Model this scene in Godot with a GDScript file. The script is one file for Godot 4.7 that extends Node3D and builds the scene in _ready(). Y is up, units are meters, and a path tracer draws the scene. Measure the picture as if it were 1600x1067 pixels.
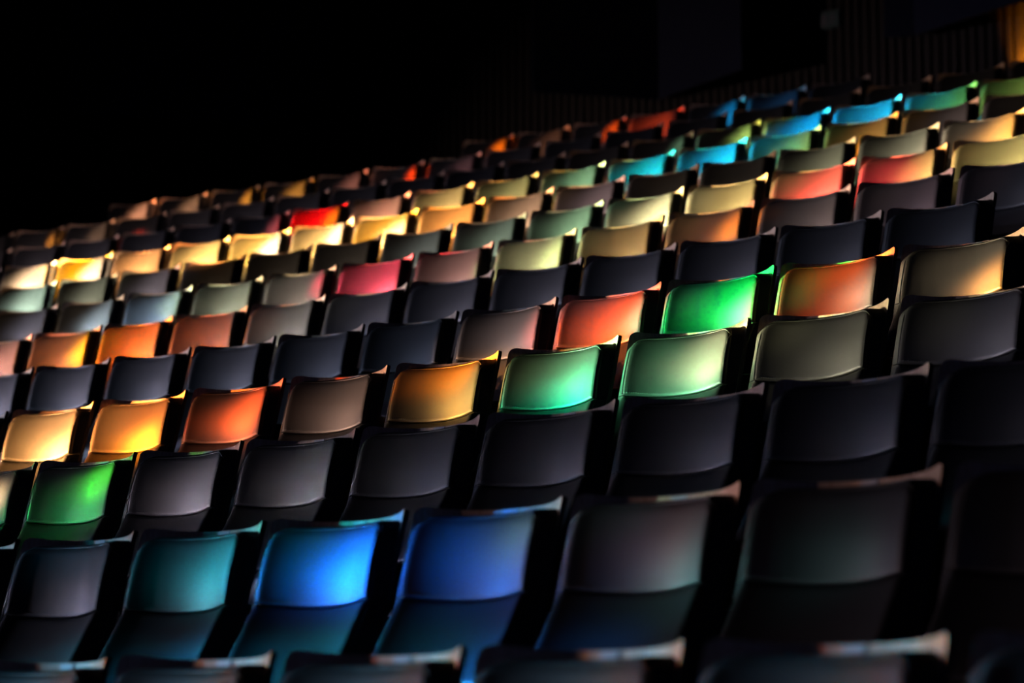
extends Node3D

# ---------------------------------------------------------------- layout of the auditorium
const CENTRE := Vector3(-32.38, 0.0, 27.01)      # the rows are arcs round this point
const FIRST_RADIUS := 45.257
const ROW_DEPTH := 1.0
const ROW_RISE := 0.3854
const SEAT_TOP := 0.95
# per row: angle of the first seat's corner (degrees), seat spacing, height trim, first seat, last seat
const ROWS := [
	[44.097, 0.5580, -0.0135, 0, 5],
	[41.927, 0.5466, 0.0004, 0, 7],
	[40.451, 0.5440, -0.0075, 0, 8],
	[38.759, 0.5575, 0.0066, 0, 9],
	[37.588, 0.5427, 0.0144, 0, 10],
	[36.302, 0.5369, 0.0044, 0, 11],
	[35.344, 0.5500, 0.0036, 0, 12],
	[34.209, 0.5464, -0.0071, 0, 13],
	[32.568, 0.5396, 0.0040, 0, 16],
	[31.656, 0.5492, 0.0051, 0, 16],
	[30.711, 0.5453, -0.0008, 0, 17],
	[31.420, 0.5605, 0.0121, 0, 15],
	[34.461, 0.5510, -0.0216, 0, 6],
]
const WALL_RADIUS := 59.1
const LAMP_AWAY := 10.0                           # how far the unseen stage lights stand from their rows, left of the frame
const LAMP_TURN := [66, 66, 65, 62, 62, 60, 57, 55, 52, 52, 52, 52, 52]      # degrees off the way the seats face
const LAMP_ABOVE := [0.4, 0.1, -0.2, -0.5, -0.6, -0.6, -0.6, -0.6, -0.6, -0.6, -0.5, -0.3, -0.25]
const LEATHER := 0.012                            # base colour of the upholstery, linear

# ---------------------------------------------------------------- beams of the lamp
# the broad, weak beams: row, seat, red, green, blue (0 .. 255), strength, radius in metres where it lands
const WASHES := """
4 3 180 210 238 .6 2.4
2 2 192 176 180 .5 1.8
2 6 152 162 192 .35 2.0
7 3 220 190 156 .7 2.2
7 9 228 212 196 .9 2.2
10 3 206 184 184 .6 2.0
9 13 224 130 40 .6 1.0
5 8 176 176 208 .6 2.0
6 11 176 164 174 .6 1.8
0 2 140 122 122 .35 2.0
10 8 150 146 165 .35 2.2
"""
# row, seat, red, green, blue (0 .. 255), place on the backrest across (-1 .. 1) and down (0 top .. 1 seam), size
const BEAMS := """
1 1 12 48 56 .6 1.9 .8
1 2 2 80 88 .8 .35 .8
1 2 2 90 120 .6 1.9 .7
1 3 10 128 240 .6 .5 .65
1 3 0 74 88 .5 1.8 .9
1 4 0 36 72 .15 .75 .9
1 4 58 74 72 .8 .2 .5
1 4 0 80 128 .7 2.0 .8
1 5 42 32 32 .2 .4 .7
1 5 14 32 32 .8 .9 .8
2 0 176 152 120 .3 .5 .5
2 1 74 168 56 .55 .3 .5
2 1 0 68 32 0 .8 .8
2 2 46 42 44 .5 .6 .8
2 3 42 40 40 .6 .6 .8
3 1 216 160 100 .3 .5 1.15
3 1 224 176 112 .7 .9 .6
3 2 200 120 56 -.1 .3 1.1
3 2 255 160 8 .4 .85 .6
3 3 240 104 48 .45 .45 .62
3 3 90 52 32 0 .7 1.0
3 4 72 56 46 .4 .5 .9
3 5 240 144 48 .3 .15 .55
3 5 144 112 60 .6 .6 .7
3 6 16 160 120 .4 .75 .62
3 6 108 156 116 .7 .25 .8
3 6 60 70 48 -.6 .3 .8
3 7 170 166 130 .65 .4 .7
3 7 76 132 100 -.1 .8 .9
3 8 60 58 48 .4 .5 1.0
3 9 30 28 30 .5 .5 .9
4 6 80 68 63 .4 .5 .9
4 7 255 108 32 .3 .5 .7
4 7 138 80 74 -.5 .4 .8
4 7 80 120 96 .95 .5 .3
4 8 0 208 88 .45 .45 .75
4 8 128 240 144 .75 .7 .4
4 8 0 72 56 -.6 .5 .8
4 9 160 76 40 -.15 .6 .75
4 9 184 88 40 .2 .05 .4
4 9 108 98 80 .7 .6 .5
4 10 80 72 58 .2 .5 .9
4 10 192 136 72 .75 .85 .4
5 0 140 96 84 .5 .5 .9
5 1 255 176 0 .8 .55 .6
5 1 136 80 44 0 .5 .9
5 2 216 108 24 .1 .6 1.1
5 3 176 92 36 .1 .6 1.1
5 4 72 68 60 .3 .5 1.0
6 0 60 60 68 .4 .5 .9
6 1 110 120 124 .5 .6 .8
6 2 80 95 108 .0 .6 .9
6 2 124 140 124 .7 .3 .7
6 3 106 108 92 .4 .5 1.0
6 4 92 84 76 0 .5 1.0
6 4 208 72 92 .85 .4 .5
6 5 192 76 92 .2 .5 1.0
6 5 255 108 120 .6 .95 .4
6 6 108 80 74 .3 .5 1.0
6 7 148 144 106 .2 .5 1.0
6 7 168 180 120 .75 .5 .6
6 8 132 108 64 .3 .5 1.1
6 9 96 60 32 0 .5 .9
6 9 208 124 40 .75 .5 .5
6 10 60 50 44 .5 .5 1.0
6 11 42 32 32 .5 .5 1.0
7 0 152 168 152 .4 .5 1.0
7 1 88 88 76 .5 .5 1.0
7 2 68 63 66 .5 .5 1.0
7 6 56 59 56 .5 .5 .9
7 7 80 89 78 .5 .5 .9
7 8 116 140 112 .55 .4 .9
7 9 240 228 176 .55 .6 .9
7 10 188 164 108 .3 .5 1.1
7 11 255 132 104 .45 .5 1.0
7 11 255 72 72 .1 .8 .5
7 12 208 40 72 -.55 .65 .7
7 12 204 156 96 .65 .5 .75
7 13 168 152 96 .3 .5 1.1
8 1 255 218 176 .45 .6 1.1
8 1 255 194 96 .8 .3 .6
8 2 255 178 24 -.2 .4 1.1
8 2 255 226 192 .55 .6 .8
8 3 224 162 104 .2 .5 1.1
8 4 255 206 128 .4 .5 1.1
8 5 255 202 112 .1 .5 1.1
8 5 255 234 208 .6 .6 .7
8 6 255 206 132 .3 .5 1.1
8 6 255 226 192 .7 .4 .6
8 7 255 186 80 .1 .5 1.1
8 7 255 226 176 .5 .7 .7
8 8 228 158 88 .0 .6 1.2
8 9 124 100 80 .4 .5 1.0
8 10 68 58 58 .4 .5 .9
8 13 76 74 60 .5 .5 .9
8 14 96 92 76 .5 .5 .9
8 15 220 164 88 .7 .5 .8
8 15 84 72 60 -.3 .5 .9
9 5 116 60 60 .8 .5 .6
9 6 255 8 0 -.25 .5 .85
9 6 255 136 0 .6 .5 .5
9 7 172 124 100 .3 .5 1.0
9 8 176 148 96 .3 .5 1.0
9 9 128 120 80 .4 .5 1.0
9 10 112 140 108 .5 .4 .9
9 11 16 180 184 .4 .5 .9
9 12 0 192 224 .5 .4 .9
9 13 104 132 80 .6 .5 .8
9 13 20 96 92 -.4 .4 .8
9 14 124 96 52 .5 .5 .9
9 14 180 116 24 .1 1.0 .5
9 15 48 42 40 .5 .5 .9
10 1 160 108 48 .8 .6 .5
10 2 72 56 44 .6 .5 .8
10 3 144 48 28 -.1 .9 .5
10 12 60 76 60 .8 .4 .5
10 13 140 160 92 .75 .5 .7
10 14 20 160 208 .5 .5 .9
10 15 40 160 192 .4 .4 1.0
10 16 60 108 68 .5 .5 .9
10 16 16 92 88 -.6 .4 .7
10 17 92 108 56 .4 .5 1.0
11 0 168 120 92 .6 .5 0.81
11 1 112 84 63 .6 .5 0.81
11 2 168 116 48 .8 .5 0.54
11 3 136 96 44 .5 .5 0.68
11 4 92 60 50 .7 .5 0.81
11 5 224 76 8 .85 .5 0.41
11 6 48 32 32 .6 .5 0.81
12 0 216 112 16 .6 .5 0.54
12 1 56 36 24 .5 .5 0.81
12 2 192 80 16 .7 .5 0.54
12 3 128 48 24 .0 .5 0.81
12 4 12 88 120 .7 .5 0.68
12 5 12 32 48 .3 .5 0.81
"""

const LOOKS := {   # how a seat looks under the beam that falls on it
	"1 1": "faint teal below the seam", "1 2": "teal along its right side", "1 3": "bright blue", "1 4": "deep blue", "1 5": "faint brown and teal",
	"2 0": "beige", "2 1": "green", "3 1": "warm tan", "3 2": "orange with a golden patch", "3 3": "orange red", "3 4": "dim brown", "3 5": "orange near its top", "3 6": "teal and pale green",
	"3 7": "pale green and beige", "3 8": "dim olive", "4 6": "dim mauve", "4 7": "vivid orange", "4 8": "vivid green", "4 9": "rusty orange and grey", "4 10": "dim brown and tan",
	"5 0": "dull rose", "5 1": "amber on its right edge", "5 2": "orange", "5 3": "orange brown", "5 4": "dim grey brown", "6 0": "dim grey", "6 1": "pale grey", "6 2": "blue grey", "6 3": "olive grey",
	"6 4": "pink on its right edge", "6 5": "rose pink", "6 6": "mauve grey", "6 7": "pale olive", "6 8": "olive tan", "6 9": "brown with an orange edge", "6 10": "dim brown",
	"7 0": "pale grey green", "7 1": "dim olive grey", "7 2": "dim grey", "7 7": "dim grey green", "7 8": "soft green", "7 9": "cream white", "7 10": "beige", "7 11": "coral pink", "7 12": "crimson and tan", "7 13": "olive beige",
	"8 1": "cream yellow", "8 2": "bright yellow", "8 3": "tan", "8 4": "pale yellow", "8 5": "bright cream", "8 6": "pale golden", "8 7": "golden", "8 8": "tan orange", "8 9": "brownish mauve",
	"8 13": "dim olive", "8 14": "dim grey olive", "8 15": "tan on its right side", "9 5": "rose on its right edge", "9 6": "bright red and orange", "9 7": "mauve beige", "9 8": "beige", "9 9": "olive tan",
	"9 10": "soft green", "9 11": "turquoise", "9 12": "cyan", "9 13": "teal and olive", "9 14": "brown and amber", "10 1": "tan on its right edge", "10 3": "dull red", "10 13": "green along its right",
	"10 14": "sky blue", "10 15": "blue", "10 16": "dim green", "10 17": "olive green", "11 0": "pinkish tan", "11 1": "dim mauve", "11 2": "amber on its right edge", "11 3": "dim amber", "11 4": "dim mauve brown",
	"11 5": "fiery on its right edge", "12 0": "orange on its right side", "12 2": "orange on its right edge", "12 3": "dull red", "12 4": "dim blue",
}
const ORDINAL := ["first", "second", "third", "fourth", "fifth", "sixth", "seventh", "eighth", "ninth", "tenth", "eleventh", "twelfth", "thirteenth", "fourteenth", "fifteenth", "sixteenth", "seventeenth", "eighteenth"]

var leather: StandardMaterial3D
var leather_side: StandardMaterial3D
var thread: StandardMaterial3D
var wood: StandardMaterial3D
var steel: StandardMaterial3D
var plate_white: StandardMaterial3D
var black_metal: StandardMaterial3D
var carpet: StandardMaterial3D
var slat_wood: StandardMaterial3D
var plaster: StandardMaterial3D
var acoustic: StandardMaterial3D


func _ready() -> void:
	# camera
	var cam := Camera3D.new()
	cam.name = "camera"
	cam.fov = rad_to_deg(2.0 * atan(533.5 / 3898.65))
	cam.near = 0.05
	cam.far = 200.0
	cam.position = Vector3(0, 0.8312, 0)
	cam.rotation_degrees = Vector3(8.45, 0, 0)
	var lens := CameraAttributesPhysical.new()
	lens.frustum_focal_length = 85.0
	lens.frustum_focus_distance = 8.6
	lens.exposure_aperture = 2.5
	cam.attributes = lens
	add_child(cam)
	cam.fov = rad_to_deg(2.0 * atan(533.5 / 3898.65))
	cam.current = true

	# no daylight: the hall is closed
	var env := Environment.new()
	env.background_mode = Environment.BG_COLOR
	env.background_color = Color.BLACK
	env.tonemap_mode = Environment.TONE_MAPPER_LINEAR
	env.tonemap_exposure = 1.0
	env.sdfgi_enabled = true
	env.ssao_enabled = true
	env.ssil_enabled = true
	var we := WorldEnvironment.new()
	we.name = "environment"
	we.environment = env
	add_child(we)

	make_materials()
	unseen_beam_lamps()
	shell_of_hall()
	back_wall()
	seats()
	unseen_wall_lamp()
	unseen_screen()
	exit_sign()


# ---------------------------------------------------------------- helpers
func lin(r: float, g: float, b: float) -> Color:
	return Color(r, g, b).linear_to_srgb()


func material(c: Color, rough: float, spec := 0.5) -> StandardMaterial3D:
	var m := StandardMaterial3D.new()
	m.albedo_color = c
	m.roughness = rough
	m.metallic_specular = spec
	return m


func noise_texture(freq: float, seed_: int, ramp: Gradient, size := 512, normal := false, strength := 4.0) -> NoiseTexture2D:
	var n := FastNoiseLite.new()
	n.seed = seed_
	n.frequency = freq
	n.fractal_octaves = 4
	var t := NoiseTexture2D.new()
	t.width = size
	t.height = size
	t.seamless = true
	t.noise = n
	t.color_ramp = ramp
	t.as_normal_map = normal
	t.bump_strength = strength
	return t


func ramp2(a: Color, b: Color) -> Gradient:
	var g := Gradient.new()
	g.set_color(0, a)
	g.set_color(1, b)
	return g


func make_materials() -> void:
	leather = material(lin(LEATHER, LEATHER, LEATHER * 1.05), 0.48, 0.40)
	leather.albedo_texture = noise_texture(0.03, 5, ramp2(Color(0.88, 0.88, 0.88), Color(1, 1, 1)))
	leather.normal_enabled = true
	leather.normal_texture = noise_texture(0.11, 3, null, 512, true, 3.0)
	leather.normal_scale = 0.25
	leather.uv1_triplanar = true
	leather.uv1_scale = Vector3(5, 5, 5)
	leather_side = material(lin(0.012, 0.012, 0.013), 0.7, 0.3)
	thread = material(lin(0.03, 0.03, 0.03), 0.7)
	wood = material(lin(0.62, 0.47, 0.36), 0.38, 0.5)
	wood.albedo_texture = noise_texture(0.02, 8, ramp2(Color(0.72, 0.64, 0.56), Color(1, 1, 1)))
	wood.uv1_triplanar = true
	wood.uv1_scale = Vector3(9.0, 1.2, 9.0)
	steel = material(lin(0.7, 0.7, 0.7), 0.3)
	steel.metallic = 1.0
	plate_white = material(lin(0.35, 0.36, 0.36), 0.35)
	black_metal = material(lin(0.02, 0.02, 0.02), 0.5)
	carpet = material(lin(0.018, 0.018, 0.022), 0.95, 0.2)
	carpet.albedo_texture = noise_texture(0.2, 12, ramp2(Color(0.6, 0.6, 0.6), Color(1, 1, 1)))
	carpet.uv1_triplanar = true
	carpet.uv1_world_triplanar = true
	slat_wood = material(lin(0.024, 0.017, 0.011), 0.6, 0.3)
	slat_wood.albedo_texture = noise_texture(0.03, 21, ramp2(Color(0.7, 0.7, 0.7), Color(1, 1, 1)))
	slat_wood.uv1_triplanar = true
	slat_wood.uv1_scale = Vector3(8, 0.7, 8)
	plaster = material(lin(0.012, 0.012, 0.013), 0.9, 0.2)
	acoustic = material(lin(0.011, 0.013, 0.024), 0.95, 0.2)


func mesh_node(called: String, m: Mesh, mat: Material, parent: Node) -> MeshInstance3D:
	var o := MeshInstance3D.new()
	o.name = called
	o.mesh = m
	o.material_override = mat
	o.cast_shadow = GeometryInstance3D.SHADOW_CASTING_SETTING_ON
	parent.add_child(o, true)
	return o


func on_arc(radius: float, degrees: float, y: float) -> Vector3:
	var a := deg_to_rad(degrees)
	return CENTRE + Vector3(radius * sin(a), y, -radius * cos(a))


func quad(st: SurfaceTool, a: Vector3, b: Vector3, c: Vector3, d: Vector3) -> void:
	# a, b, c, d run clockwise seen from the front
	for v in [a, b, c, a, c, d]:
		st.add_vertex(v)


func ring(r0: float, r1: float, y0: float, y1: float, a0: float, a1: float, steps: int) -> ArrayMesh:
	# a solid arc between two radii and two heights
	var st := SurfaceTool.new()
	st.begin(Mesh.PRIMITIVE_TRIANGLES)
	st.set_smooth_group(-1)
	for i in steps:
		var p := lerpf(a0, a1, float(i) / steps)
		var q := lerpf(a0, a1, float(i + 1) / steps)
		quad(st, on_arc(r0, p, y1), on_arc(r1, p, y1), on_arc(r1, q, y1), on_arc(r0, q, y1))
		quad(st, on_arc(r0, q, y0), on_arc(r1, q, y0), on_arc(r1, p, y0), on_arc(r0, p, y0))
		quad(st, on_arc(r0, p, y0), on_arc(r0, p, y1), on_arc(r0, q, y1), on_arc(r0, q, y0))
		quad(st, on_arc(r1, q, y0), on_arc(r1, q, y1), on_arc(r1, p, y1), on_arc(r1, p, y0))
	quad(st, on_arc(r1, a0, y0), on_arc(r1, a0, y1), on_arc(r0, a0, y1), on_arc(r0, a0, y0))
	quad(st, on_arc(r0, a1, y0), on_arc(r0, a1, y1), on_arc(r1, a1, y1), on_arc(r1, a1, y0))
	st.generate_normals()
	return st.commit()


func box_mesh(x: float, y: float, z: float) -> BoxMesh:
	var b := BoxMesh.new()
	b.size = Vector3(x, y, z)
	return b


func tag(o: Node, label: String, category: String, group := "") -> void:
	o.set_meta("label", label)
	o.set_meta("category", category)
	if group:
		o.set_meta("group", group)


# ---------------------------------------------------------------- the hall
func structure(called: String, m: Mesh, mat: Material, at := Vector3.ZERO) -> MeshInstance3D:
	var o := mesh_node(called, m, mat, self)
	o.position = at
	o.set_meta("kind", "structure")
	return o


func shell_of_hall() -> void:
	var floor_ := structure("floor", box_mesh(44, 0.3, 44), carpet, Vector3(-2.5, -0.15, -11))
	for r in range(1, 13):
		var inner := FIRST_RADIUS + r * ROW_DEPTH - 0.78
		var outer := (inner + ROW_DEPTH + 0.02) if r < 12 else WALL_RADIUS + 0.1
		mesh_node("step", ring(inner, outer, 0.0, r * ROW_RISE, 14, 58, 60), carpet, floor_).position = Vector3(2.5, 0.15, 11)
	structure("wall_left", box_mesh(0.3, 10.3, 44), plaster, Vector3(-24.4, 5, -11))
	structure("wall_right", box_mesh(0.3, 10.3, 44), plaster, Vector3(19.4, 5, -11))
	structure("wall_front", box_mesh(44, 10.3, 0.3), plaster, Vector3(-2.5, 5, 10.9))
	structure("ceiling", box_mesh(44, 0.3, 44), plaster, Vector3(-2.5, 10.15, -11))


func back_wall() -> void:
	var w := structure("wall_back", ring(WALL_RADIUS, WALL_RADIUS + 0.3, 0.0, 10.0, 8, 62, 80), plaster)
	# upright wooden slats, as far as the picture reaches
	var slat := box_mesh(0.046, 5.38, 0.05)
	var a := 26.9
	while a < 39.6:
		var s := mesh_node("slat", slat, slat_wood, w)
		s.position = on_arc(WALL_RADIUS - 0.028, a, 7.31)
		s.rotation.y = -deg_to_rad(a)
		a += rad_to_deg(0.082 / WALL_RADIUS)
	# folded acoustic boards hung in front of the slats
	folded_board([Vector3(-4.22, 6.456, -23.14), Vector3(-2.41, 6.456, -23.72), Vector3(-1.72, 6.456, -22.77)], "dark blue folded acoustic board on the back wall, upper left")
	folded_board([Vector3(0.18, 6.156, -21.09), Vector3(1.29, 6.156, -21.37), Vector3(1.92, 6.156, -20.33)], "dark blue folded acoustic board above the last short row, upper middle")
	folded_board([Vector3(3.05, 6.30, -19.86), Vector3(3.29, 6.30, -19.79), Vector3(4.5, 6.30, -17.98)], "dark blue folded acoustic board in the upper right corner")


func folded_board(pts: Array, label: String) -> void:
	var t := Node3D.new()
	t.name = "acoustic_board"
	add_child(t, true)
	t.position = pts[1]
	tag(t, label, "wall panel")
	for k in 2:
		var a: Vector3 = pts[k]
		var b: Vector3 = pts[k + 1]
		var d := b - a
		var o := mesh_node("panel", box_mesh(d.length(), 9.9 - a.y, 0.03), acoustic, t)
		var turn := atan2(-d.z, d.x)
		o.position = (a + b) / 2 - pts[1] + Vector3(0, (9.9 - a.y) / 2, 0) + Vector3(-sin(turn), 0, -cos(turn)) * 0.015
		o.rotation.y = turn


# ---------------------------------------------------------------- the seats
const SHELL_HALF := 0.254
const SHELL_CURL := 0.09
const RECLINE := 0.28


func recline(y: float) -> float:
	return (SEAT_TOP - y) * RECLINE


func shell_z(x: float, y: float) -> float:
	return recline(y) + SHELL_CURL * pow(absf(x) / SHELL_HALF, 2.4)


func shell_top(x: float) -> float:
	var u := absf(x) / SHELL_HALF
	var y := SEAT_TOP + 0.010 - 0.018 * (1.0 - pow(u, 3.0))
	var c := 0.024
	var over := absf(x) - (SHELL_HALF - c)
	if over > 0.0:
		y -= c - sqrt(maxf(c * c - over * over, 0.0))
	return y


func shell_mesh() -> Array:
	var n := 34
	var m := 8
	var thick := 0.013
	var front := []
	var back := []
	for i in n + 1:
		var t := -1.0 + 2.0 * i / n
		var x := SHELL_HALF * sin(t * PI / 2) if absf(t) < 1.0 else SHELL_HALF * t
		var fr := []
		var bk := []
		for k in m + 1:
			var y := lerpf(0.42, shell_top(x), float(k) / m)
			var z := shell_z(x, y)
			var slope := 2.4 * SHELL_CURL / SHELL_HALF * pow(absf(x) / SHELL_HALF, 1.4) * signf(x)
			var nrm := Vector3(-slope, RECLINE, 1).normalized()
			fr.append(Vector3(x, y, z))
			bk.append(Vector3(x, y, z) - nrm * thick)
		front.append(fr)
		back.append(bk)
	var st := SurfaceTool.new()
	st.begin(Mesh.PRIMITIVE_TRIANGLES)
	for i in n:
		for k in m:
			st.set_smooth_group(0)
			quad(st, front[i][k], front[i][k + 1], front[i + 1][k + 1], front[i + 1][k])
			st.set_smooth_group(1)
			quad(st, back[i + 1][k], back[i + 1][k + 1], back[i][k + 1], back[i][k])
	st.generate_normals()
	var rim := SurfaceTool.new()
	rim.begin(Mesh.PRIMITIVE_TRIANGLES)
	rim.set_smooth_group(0)
	for i in n:
		quad(rim, front[i][m], back[i][m], back[i + 1][m], front[i + 1][m])
		quad(rim, back[i][0], front[i][0], front[i + 1][0], back[i + 1][0])
	for k in m:
		quad(rim, back[0][k], back[0][k + 1], front[0][k + 1], front[0][k])
		quad(rim, front[n][k], front[n][k + 1], back[n][k + 1], back[n][k])
	rim.generate_normals()
	return [st.commit(), rim.commit()]


const PAD_TOP := 0.925
const SEAM := 0.722


func pad_half(y: float) -> float:
	return 0.217 + clampf((PAD_TOP - y) / 0.4, 0.0, 1.0) * 0.006


func pad_front(s: float, y: float, lower: bool) -> float:
	var z := 0.074 + 0.055 * pow(absf(s), 2.1)
	if lower:
		return recline(SEAM) + z + (SEAM - y) * 0.62
	var v := clampf((PAD_TOP - y) / (PAD_TOP - SEAM), 0.0, 1.0)
	return recline(y) + z + 0.008 * sin(v * PI)


func pad_top(s: float, lower: bool) -> float:
	if lower:
		return seam_y(s)
	var hw := pad_half(PAD_TOP)
	var y := PAD_TOP + 0.006 * s * s
	var c := 0.055
	var over := absf(s) * hw - (hw - c)
	if over > 0.0:
		y -= c - sqrt(maxf(c * c - over * over, 0.0))
	return y


func seam_y(s: float) -> float:
	return SEAM - 0.012 + 0.018 * pow(absf(s), 2.2)


func pad_point(s: float, v: float, lower: bool, inset := 0.0) -> Vector3:
	# a point of the upholstered front: s across, v from 0 at the top edge to 1 at the bottom edge
	var top := pad_top(s, lower) - (0.001 if lower else 0.0)
	var low := 0.5 if lower else seam_y(s) + 0.001
	var y := lerpf(top, low, v)
	var hw := pad_half(y)
	var rho := 0.024
	var rt := 0.010 if lower else 0.024
	var rb := 0.02 if lower else 0.009
	var ex := maxf(0.0, 1.0 - (hw - absf(s) * hw) / rho)
	var e2 := ex * ex
	var drop := 0.0
	var et := maxf(0.0, 1.0 - (top - y) / rt)
	var eb := maxf(0.0, 1.0 - (y - low) / rb)
	var e := minf(1.0, sqrt(e2 + et * et))
	drop = (rho if ex > et else rt) * (1.0 - sqrt(maxf(0.0, 1.0 - e * e)))
	drop = maxf(drop, rb * (1.0 - sqrt(maxf(0.0, 1.0 - eb * eb))))
	return Vector3(s * hw, y, pad_front(s, y, lower) - drop + inset)


func spread(t: float) -> float:
	return sin(t * PI / 2)


func pad_mesh(lower: bool) -> ArrayMesh:
	var n := 36
	var m := 22
	var g := []
	for i in n + 1:
		var s := spread(-1.0 + 2.0 * i / n)
		var col := []
		for k in m + 1:
			var v := 0.5 + 0.5 * spread(-1.0 + 2.0 * k / m)
			col.append(pad_point(s, v, lower))
		g.append(col)
	var st := SurfaceTool.new()
	st.begin(Mesh.PRIMITIVE_TRIANGLES)
	st.set_smooth_group(0)
	for i in n:
		for k in m:
			quad(st, g[i][k], g[i + 1][k], g[i + 1][k + 1], g[i][k + 1])
	st.generate_normals()
	return st.commit()


func pad_sides(lower: bool) -> ArrayMesh:
	# the black gusset between the front and the wooden shell
	var n := 36
	var m := 22
	var edge := []
	for k in m + 1:
		edge.append(pad_point(-1.0, 0.5 - 0.5 * spread(-1.0 + 2.0 * k / m), lower))
	for i in range(1, n + 1):
		edge.append(pad_point(spread(-1.0 + 2.0 * i / n), 0.0, lower))
	for k in range(1, m + 1):
		edge.append(pad_point(1.0, 0.5 + 0.5 * spread(-1.0 + 2.0 * k / m), lower))
	for i in range(1, n + 1):
		edge.append(pad_point(spread(1.0 - 2.0 * i / n), 1.0, lower))
	var st := SurfaceTool.new()
	st.begin(Mesh.PRIMITIVE_TRIANGLES)
	st.set_smooth_group(0)
	for i in edge.size() - 1:
		var a: Vector3 = edge[i]
		var b: Vector3 = edge[i + 1]
		var bx := b.x * 0.2532 / pad_half(b.y)
		var ax := a.x * 0.2532 / pad_half(a.y)
		var c := Vector3(bx, b.y, shell_z(bx, b.y) + 0.001)
		var d := Vector3(ax, a.y, shell_z(ax, a.y) + 0.001)
		quad(st, a, d, c, b)
	st.generate_normals()
	return st.commit()


func tube(points: Array, radius: float, sides := 6) -> ArrayMesh:
	var st := SurfaceTool.new()
	st.begin(Mesh.PRIMITIVE_TRIANGLES)
	st.set_smooth_group(0)
	var rings := []
	for i in points.size():
		var a: Vector3 = points[maxi(i - 1, 0)]
		var b: Vector3 = points[mini(i + 1, points.size() - 1)]
		var d := (b - a).normalized()
		var u := d.cross(Vector3(0.1, 0.2, 1)).normalized()
		var w := d.cross(u)
		var r := []
		for k in sides:
			var t := TAU * k / sides
			r.append(points[i] + (u * cos(t) + w * sin(t)) * radius)
		rings.append(r)
	for i in points.size() - 1:
		for k in sides:
			var l := (k + 1) % sides
			quad(st, rings[i][k], rings[i][l], rings[i + 1][l], rings[i + 1][k])
	st.generate_normals()
	return st.commit()


func piping_mesh() -> ArrayMesh:
	var pts := []
	for k in 14:
		pts.append(pad_point(-0.968, 0.99 - 0.93 * k / 13.0, false))
	for i in 25:
		pts.append(pad_point(spread(-0.84 + 1.68 * i / 24.0), 0.045, false))
	for k in 14:
		pts.append(pad_point(0.968, 0.06 + 0.93 * k / 13.0, false))
	return tube(pts, 0.0022, 5)


func stitch_mesh() -> ArrayMesh:
	var st := SurfaceTool.new()
	st.begin(Mesh.PRIMITIVE_TRIANGLES)
	var b := box_mesh(0.0048, 0.0016, 0.0014)
	for i in 54:
		var s := -0.92 + 1.84 * i / 53.0
		var p := pad_point(s, 0.945, false)
		st.append_from(b, 0, Transform3D(Basis(), p))
	return st.commit()


func cushion_mesh() -> ArrayMesh:
	# a rounded slab for the seat, slightly dished
	var n := 20
	var st := SurfaceTool.new()
	st.begin(Mesh.PRIMITIVE_TRIANGLES)
	st.set_smooth_group(0)
	var g := []
	for i in n + 1:
		var col := []
		for k in n + 1:
			var s := spread(-1.0 + 2.0 * i / n)
			var t := spread(-1.0 + 2.0 * k / n)
			var e := minf(1.0, sqrt(pow(maxf(0.0, absf(s) - 0.85) / 0.15, 2) + pow(maxf(0.0, absf(t) - 0.85) / 0.15, 2)))
			col.append(Vector3(s * 0.235, 0.455 + 0.02 * t - 0.035 * (1.0 - sqrt(maxf(0.0, 1.0 - e * e))) + 0.01 * s * s, 0.345 + t * 0.235))
		g.append(col)
	for i in n:
		for k in n:
			quad(st, g[i][k + 1], g[i + 1][k + 1], g[i + 1][k], g[i][k])
	var rim := []
	for i in n + 1: rim.append(g[i][0])
	for k in range(1, n + 1): rim.append(g[n][k])
	for i in range(1, n + 1): rim.append(g[n - i][n])
	for k in range(1, n + 1): rim.append(g[0][n - k])
	for i in rim.size() - 1:
		var a: Vector3 = rim[i]
		var b: Vector3 = rim[i + 1]
		quad(st, a, b, Vector3(b.x, b.y - 0.07, b.z), Vector3(a.x, a.y - 0.07, a.z))
		st.add_vertex(Vector3(a.x, a.y - 0.07, a.z))
		st.add_vertex(Vector3(b.x, b.y - 0.07, b.z))
		st.add_vertex(Vector3(0, 0.36, 0.345))
	st.generate_normals()
	return st.commit()


func pedestal_mesh() -> ArrayMesh:
	var st := SurfaceTool.new()
	st.begin(Mesh.PRIMITIVE_TRIANGLES)
	st.append_from(box_mesh(0.30, 0.012, 0.26), 0, Transform3D(Basis(), Vector3(0, 0.006, 0.26)))
	st.append_from(box_mesh(0.10, 0.36, 0.06), 0, Transform3D(Basis(), Vector3(0, 0.186, 0.26)))
	st.append_from(box_mesh(0.34, 0.03, 0.20), 0, Transform3D(Basis(), Vector3(0, 0.355, 0.26)))
	st.append_from(box_mesh(0.06, 0.24, 0.02), 0, Transform3D(Basis(Vector3.RIGHT, -0.23), Vector3(0, 0.47, 0.085)))
	return st.commit()


func seat_place(r: int, j: int) -> Transform3D:
	var row: Array = ROWS[r]
	var radius := FIRST_RADIUS + r * ROW_DEPTH
	var a := deg_to_rad(row[0]) + float(row[1]) * j / radius
	var corner := on_arc(radius, rad_to_deg(a), SEAT_TOP + r * ROW_RISE + float(row[2]))
	var face := a - SHELL_HALF / radius
	var b := Basis(Vector3.UP, -face)
	var p := corner - b * Vector3(SHELL_HALF, SEAT_TOP, SHELL_CURL)
	return Transform3D(b, Vector3(p.x, r * ROW_RISE, p.z))


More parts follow.
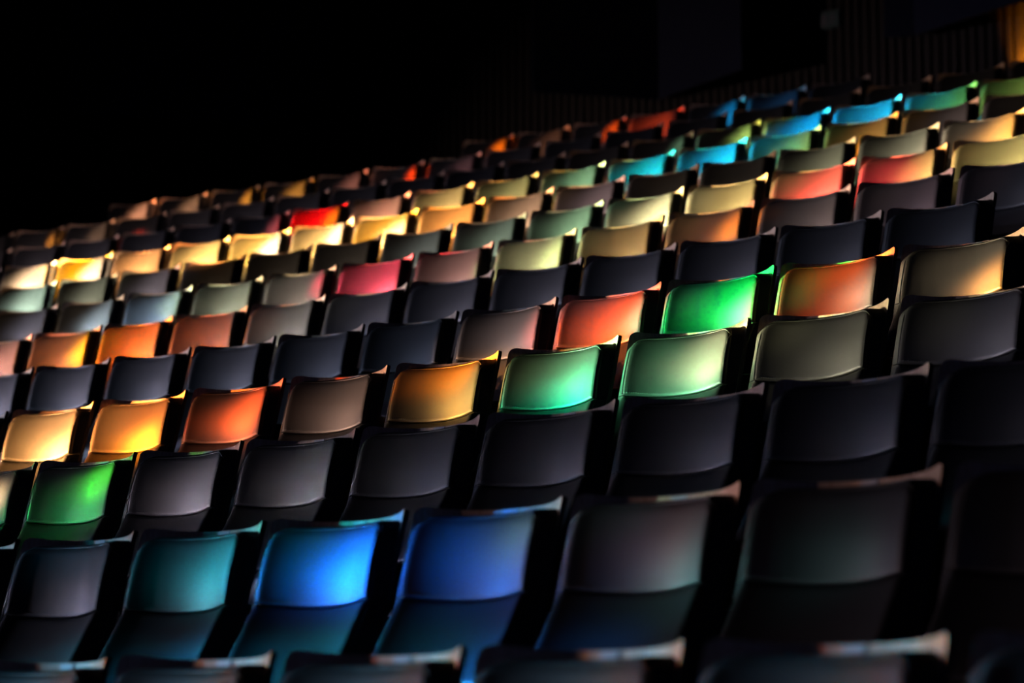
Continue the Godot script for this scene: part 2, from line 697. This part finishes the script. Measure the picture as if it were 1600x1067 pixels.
func seats() -> void:
	var proto := Node3D.new()
	proto.name = "theatre_seat"
	var pad := mesh_node("backrest_pad", pad_mesh(false), leather, proto)
	mesh_node("gusset", pad_sides(false), leather_side, pad)
	mesh_node("piping", piping_mesh(), leather, pad)
	var st := mesh_node("stitching", stitch_mesh(), thread, pad)
	st.set_meta("kind", "stuff")
	var low := mesh_node("lumbar_pad", pad_mesh(true), leather, proto)
	mesh_node("gusset", pad_sides(true), leather_side, low)
	var made := shell_mesh()
	var shell := mesh_node("wooden_shell", made[0], wood, proto)
	mesh_node("edge_band", made[1], leather_side, shell)
	var plate := mesh_node("number_plate", box_mesh(0.046, 0.016, 0.003), plate_white, shell)
	plate.position = Vector3(0.0, 0.932, shell_z(0, 0.932) + 0.002)
	plate.rotation.x = -0.23
	for s in [-1, 1]:
		var bolt := CylinderMesh.new()
		bolt.top_radius = 0.006
		bolt.bottom_radius = 0.006
		bolt.height = 0.004
		bolt.radial_segments = 10
		var o := mesh_node("bolt", bolt, steel, shell)
		o.position = Vector3(s * 0.238, 0.73, shell_z(0.238, 0.73) + 0.002)
		o.rotation = Vector3(PI / 2, 0, 0)
	mesh_node("seat_cushion", cushion_mesh(), leather, proto)
	mesh_node("pedestal", pedestal_mesh(), black_metal, proto)
	var first := true
	for r in ROWS.size():
		for j in range(ROWS[r][3], ROWS[r][4] + 1):
			var o: Node3D = proto if first else proto.duplicate()
			o.name = "theatre_seat"
			add_child(o, true)
			first = false
			o.transform = seat_place(r, j)
			var look: String = LOOKS.get("%d %d" % [r, j], "")
			var where := "%s row from the front, %s from the left" % [ORDINAL[r], ORDINAL[j - ROWS[r][3]]]
			var says := "black leather seat in near darkness, " + where
			if look:
				says = ("leather seat lit %s, %s" if look.split(" ").size() < 5 else "seat lit %s, %s") % [look, where]
			tag(o, says, "theatre seat", "rows of theatre seats")


# ---------------------------------------------------------------- the lamps
func lamp_place(r: int) -> Transform3D:
	# each row has its own unseen lamp, out of view left, lighting the seats
	var mid: int = [2, 3, 4, 4, 5, 5, 6, 7, 8, 8, 9, 5, 3][r]
	var seat := seat_place(r, mid)
	var turn := deg_to_rad(LAMP_TURN[r])
	var away: Vector3 = seat.basis * Vector3(-sin(turn), 0, cos(turn))
	var at := seat.origin + away * LAMP_AWAY
	at.y = r * ROW_RISE + SEAT_TOP + LAMP_ABOVE[r]
	var out := Transform3D(Basis(Vector3.UP, atan2(-away.x, -away.z)), at)
	return out


func unseen_beam_lamps() -> void:
	var lens_mesh := CylinderMesh.new()
	lens_mesh.top_radius = 0.03
	lens_mesh.bottom_radius = 0.03
	lens_mesh.height = 0.02
	lens_mesh.radial_segments = 14
	var lamps := []
	var count := []
	for r in ROWS.size():
		var place := lamp_place(r)
		var ground := 0.0
		var radius := Vector2(place.origin.x - CENTRE.x, place.origin.z - CENTRE.z).length()
		for k in range(1, 13):
			if radius > FIRST_RADIUS + k * ROW_DEPTH - 0.78:
				ground = k * ROW_RISE
		var high := place.origin.y - ground
		var lamp := Node3D.new()
		lamp.name = "unseen_beam_lamp"
		add_child(lamp, true)
		lamp.transform = Transform3D(place.basis, Vector3(place.origin.x, ground, place.origin.z))
		tag(lamp, "unseen black stage light out of view, coloured lenses lighting the %s row of seats" % ORDINAL[r], "stage light", "unseen stage lights left of the seats")
		mesh_node("housing", box_mesh(0.5, 0.5, 0.2), black_metal, lamp).position = Vector3(0, high, -0.15)
		var pole := CylinderMesh.new()
		pole.top_radius = 0.025
		pole.bottom_radius = 0.025
		pole.height = high - 0.25
		mesh_node("pole", pole, black_metal, lamp).position = Vector3(0, (high - 0.25) / 2, -0.15)
		var foot := CylinderMesh.new()
		foot.top_radius = 0.18
		foot.bottom_radius = 0.2
		foot.height = 0.03
		mesh_node("foot", foot, black_metal, lamp).position = Vector3(0, 0.015, -0.15)
		lamps.append([lamp, high])
		count.append(0)
	for line in WASHES.strip_edges().split("\n"):
		var w := line.split(" ", false)
		var r := int(w[0])
		add_beam(lamps[r], lens_mesh, count[r], r, int(w[1]), 0.0, 0.5, Color8(int(w[2]), int(w[3]), int(w[4])).srgb_to_linear(), float(w[5]) * WASH_GAIN, float(w[6]))
		count[r] += 1
	for line in BEAMS.strip_edges().split("\n"):
		var w := line.split(" ", false)
		var r := int(w[0])
		var shown := Color8(int(w[2]), int(w[3]), int(w[4])).srgb_to_linear()
		var strength: float = BEAM_GAIN * ROW_GAIN[r] * maxf(shown.r, maxf(shown.g, shown.b)) / LEATHER
		add_beam(lamps[r], lens_mesh, count[r], r, int(w[1]), float(w[5]), float(w[6]), shown, strength, 0.205 * pow(float(w[7]), 1.2))
		count[r] += 1
	# thin slices of cyan, yellow and red along the wooden tops of the two nearest rows
	for r in 2:
		for j in range(ROWS[r][3], ROWS[r][4] + 1):
			for c in [[Color8(6, 56, 72), -0.05, 0.4], [Color8(36, 32, 16), 0.6, 0.35], [Color8(40, 16, 10), 0.97, 0.35]]:
				if r == 1 and (c[1] > 0.0 or j > 4):
					continue
				var tint: Color = c[0].srgb_to_linear()
				add_beam(lamps[r], lens_mesh, count[r], r, j, c[1], 0.0, tint, (0.45 if r == 0 else 0.2) * maxf(tint.r, maxf(tint.g, tint.b)) / LEATHER, 0.24 * float(c[2]))
				count[r] += 1


func add_beam(unit: Array, lens_mesh: Mesh, n: int, r: int, j: int, u: float, v: float, shown: Color, strength: float, radius: float) -> void:
	var peak := maxf(shown.r, maxf(shown.g, shown.b))
	var lamp: Node3D = unit[0]
	var spot_at := Vector3((n % 6 - 2.5) * 0.075, unit[1] + (1.5 - n / 6) * 0.09, 0.0)
	var from := lamp.transform * spot_at
	var aim: Vector3 = seat_place(r, j) * beam_target(u, v)
	var d := from.distance_to(aim)
	var hue := Color(pow(shown.r / peak, 1.35), pow(shown.g / peak, 1.35), pow(shown.b / peak, 1.35)).linear_to_srgb()
	var glow := StandardMaterial3D.new()
	glow.albedo_color = Color.BLACK
	glow.emission_enabled = true
	glow.emission = hue
	glow.emission_energy_multiplier = 2.0
	var lens := mesh_node("lens_light", lens_mesh, glow, lamp)
	lens.position = spot_at + Vector3(0, 0, -0.035)
	lens.rotation.x = PI / 2
	var s := SpotLight3D.new()
	s.name = "beam"
	s.light_color = hue
	s.light_energy = strength * d * d
	s.spot_angle = rad_to_deg(atan(radius / d))
	s.spot_angle_attenuation = 1.0
	s.spot_range = 60.0
	s.spot_attenuation = 2.0
	s.light_size = 0.08 if r < 2 else 0.035
	s.shadow_enabled = true
	lamp.add_child(s, true)
	s.look_at_from_position(from, aim, Vector3.UP)


const BEAM_GAIN := 0.75
const ROW_GAIN := [1.0, 0.7, 0.7, 0.85, 1.05, 1.1, 1.0, 1.1, 1.6, 1.2, 1.2, 1.2, 1.2]   # how far each lamp is turned up
const WASH_GAIN := 0.68


func beam_target(u: float, v: float) -> Vector3:
	return pad_point(clampf(u, -0.97, 0.97), v, false) if v <= 1.0 else pad_point(clampf(u, -0.97, 0.97), v - 1.0, true)


func unseen_wall_lamp() -> void:  # unseen amber uplight behind the seats, placed to light the slats
	var p := on_arc(WALL_RADIUS - 0.115, 38.2, 12 * ROW_RISE + 0.95)
	var t := Node3D.new()
	t.name = "unseen_wall_light"
	add_child(t)
	t.position = p
	t.rotation.y = -deg_to_rad(38.33)
	tag(t, "small unseen amber uplight behind the last seats, lighting the slatted wall, upper right", "lamp")
	mesh_node("housing", box_mesh(0.2, 0.06, 0.08), black_metal, t).position = Vector3(0, 0.03, 0)
	var glow := StandardMaterial3D.new()
	glow.albedo_color = Color.BLACK
	glow.emission_enabled = true
	glow.emission = Color(1.0, 0.62, 0.16)
	glow.emission_energy_multiplier = 1.0
	mesh_node("lens_light", box_mesh(0.18, 0.01, 0.06), glow, t).position = Vector3(0, 0.066, 0)
	var l := SpotLight3D.new()
	l.name = "amber"
	l.light_color = Color(1.0, 0.62, 0.16)
	l.light_energy = 30.0
	l.light_size = 0.02
	l.spot_angle = 36.0
	l.spot_angle_attenuation = 1.0
	l.spot_range = 40.0
	l.spot_attenuation = 2.0
	l.shadow_enabled = true
	t.add_child(l)
	l.position = Vector3(0, 0.08, 0)
	l.rotation.x = deg_to_rad(58)


func unseen_screen() -> void:
	# unseen dim screen behind the camera, placed to light the back wall faintly blue
	var glow := StandardMaterial3D.new()
	glow.albedo_color = Color.BLACK
	glow.emission_enabled = true
	glow.emission = Color(0.55, 0.62, 1.0)
	glow.emission_energy_multiplier = 0.6
	var t := Node3D.new()
	t.name = "unseen_screen"
	add_child(t)
	t.position = Vector3(-9.0, 0.0, 10.6)
	tag(t, "unseen dim blue screen out of view behind the camera, lighting the back wall", "screen")
	mesh_node("frame", box_mesh(4.9, 2.8, 0.08), black_metal, t).position = Vector3(0, 3.4, 0.05)
	mesh_node("screen_light", box_mesh(4.8, 2.7, 0.02), glow, t).position = Vector3(0, 3.4, 0)
	for x in [-2.0, 2.0]:
		mesh_node("leg", box_mesh(0.08, 2.0, 0.08), black_metal, t).position = Vector3(x, 1.0, 0.05)
	var l := AreaLight3D.new()
	l.name = "screen_glow"
	l.area_size = Vector2(4.8, 2.7)
	l.light_color = Color(0.55, 0.62, 1.0)
	l.light_energy = 3.0
	l.area_range = 80.0
	l.shadow_enabled = true
	t.add_child(l)
	l.position = Vector3(0, 3.4, -0.04)


func exit_sign() -> void:
	var t := Node3D.new()
	t.name = "exit_sign"
	add_child(t)
	t.position = on_arc(WALL_RADIUS - 0.075, 36.45, 6.62)
	t.rotation.y = -deg_to_rad(36.45)
	tag(t, "small unlit green exit sign with a running figure on the slatted wall", "sign")
	var green := material(lin(0.01, 0.045, 0.035), 0.5)
	var white := material(lin(0.05, 0.055, 0.055), 0.5)
	mesh_node("board", box_mesh(0.19, 0.15, 0.03), green, t)
	mesh_node("doorway", box_mesh(0.055, 0.11, 0.004), white, t).position = Vector3(-0.05, 0, 0.017)
	var st := SurfaceTool.new()
	st.begin(Mesh.PRIMITIVE_TRIANGLES)
	for b in [[0.03, 0.042, 0.018, 0.018, 0.0], [0.028, 0.012, 0.018, 0.045, 0.35], [0.048, 0.018, 0.035, 0.009, -0.5], [0.008, 0.012, 0.03, 0.009, 0.6], [0.035, -0.022, 0.04, 0.011, -0.7], [0.012, -0.03, 0.045, 0.011, 0.8]]:
		st.append_from(box_mesh(b[2], b[3], 0.004), 0, Transform3D(Basis(Vector3.BACK, b[4]), Vector3(b[0], b[1], 0.017)))
	mesh_node("running_figure", st.commit(), white, t)
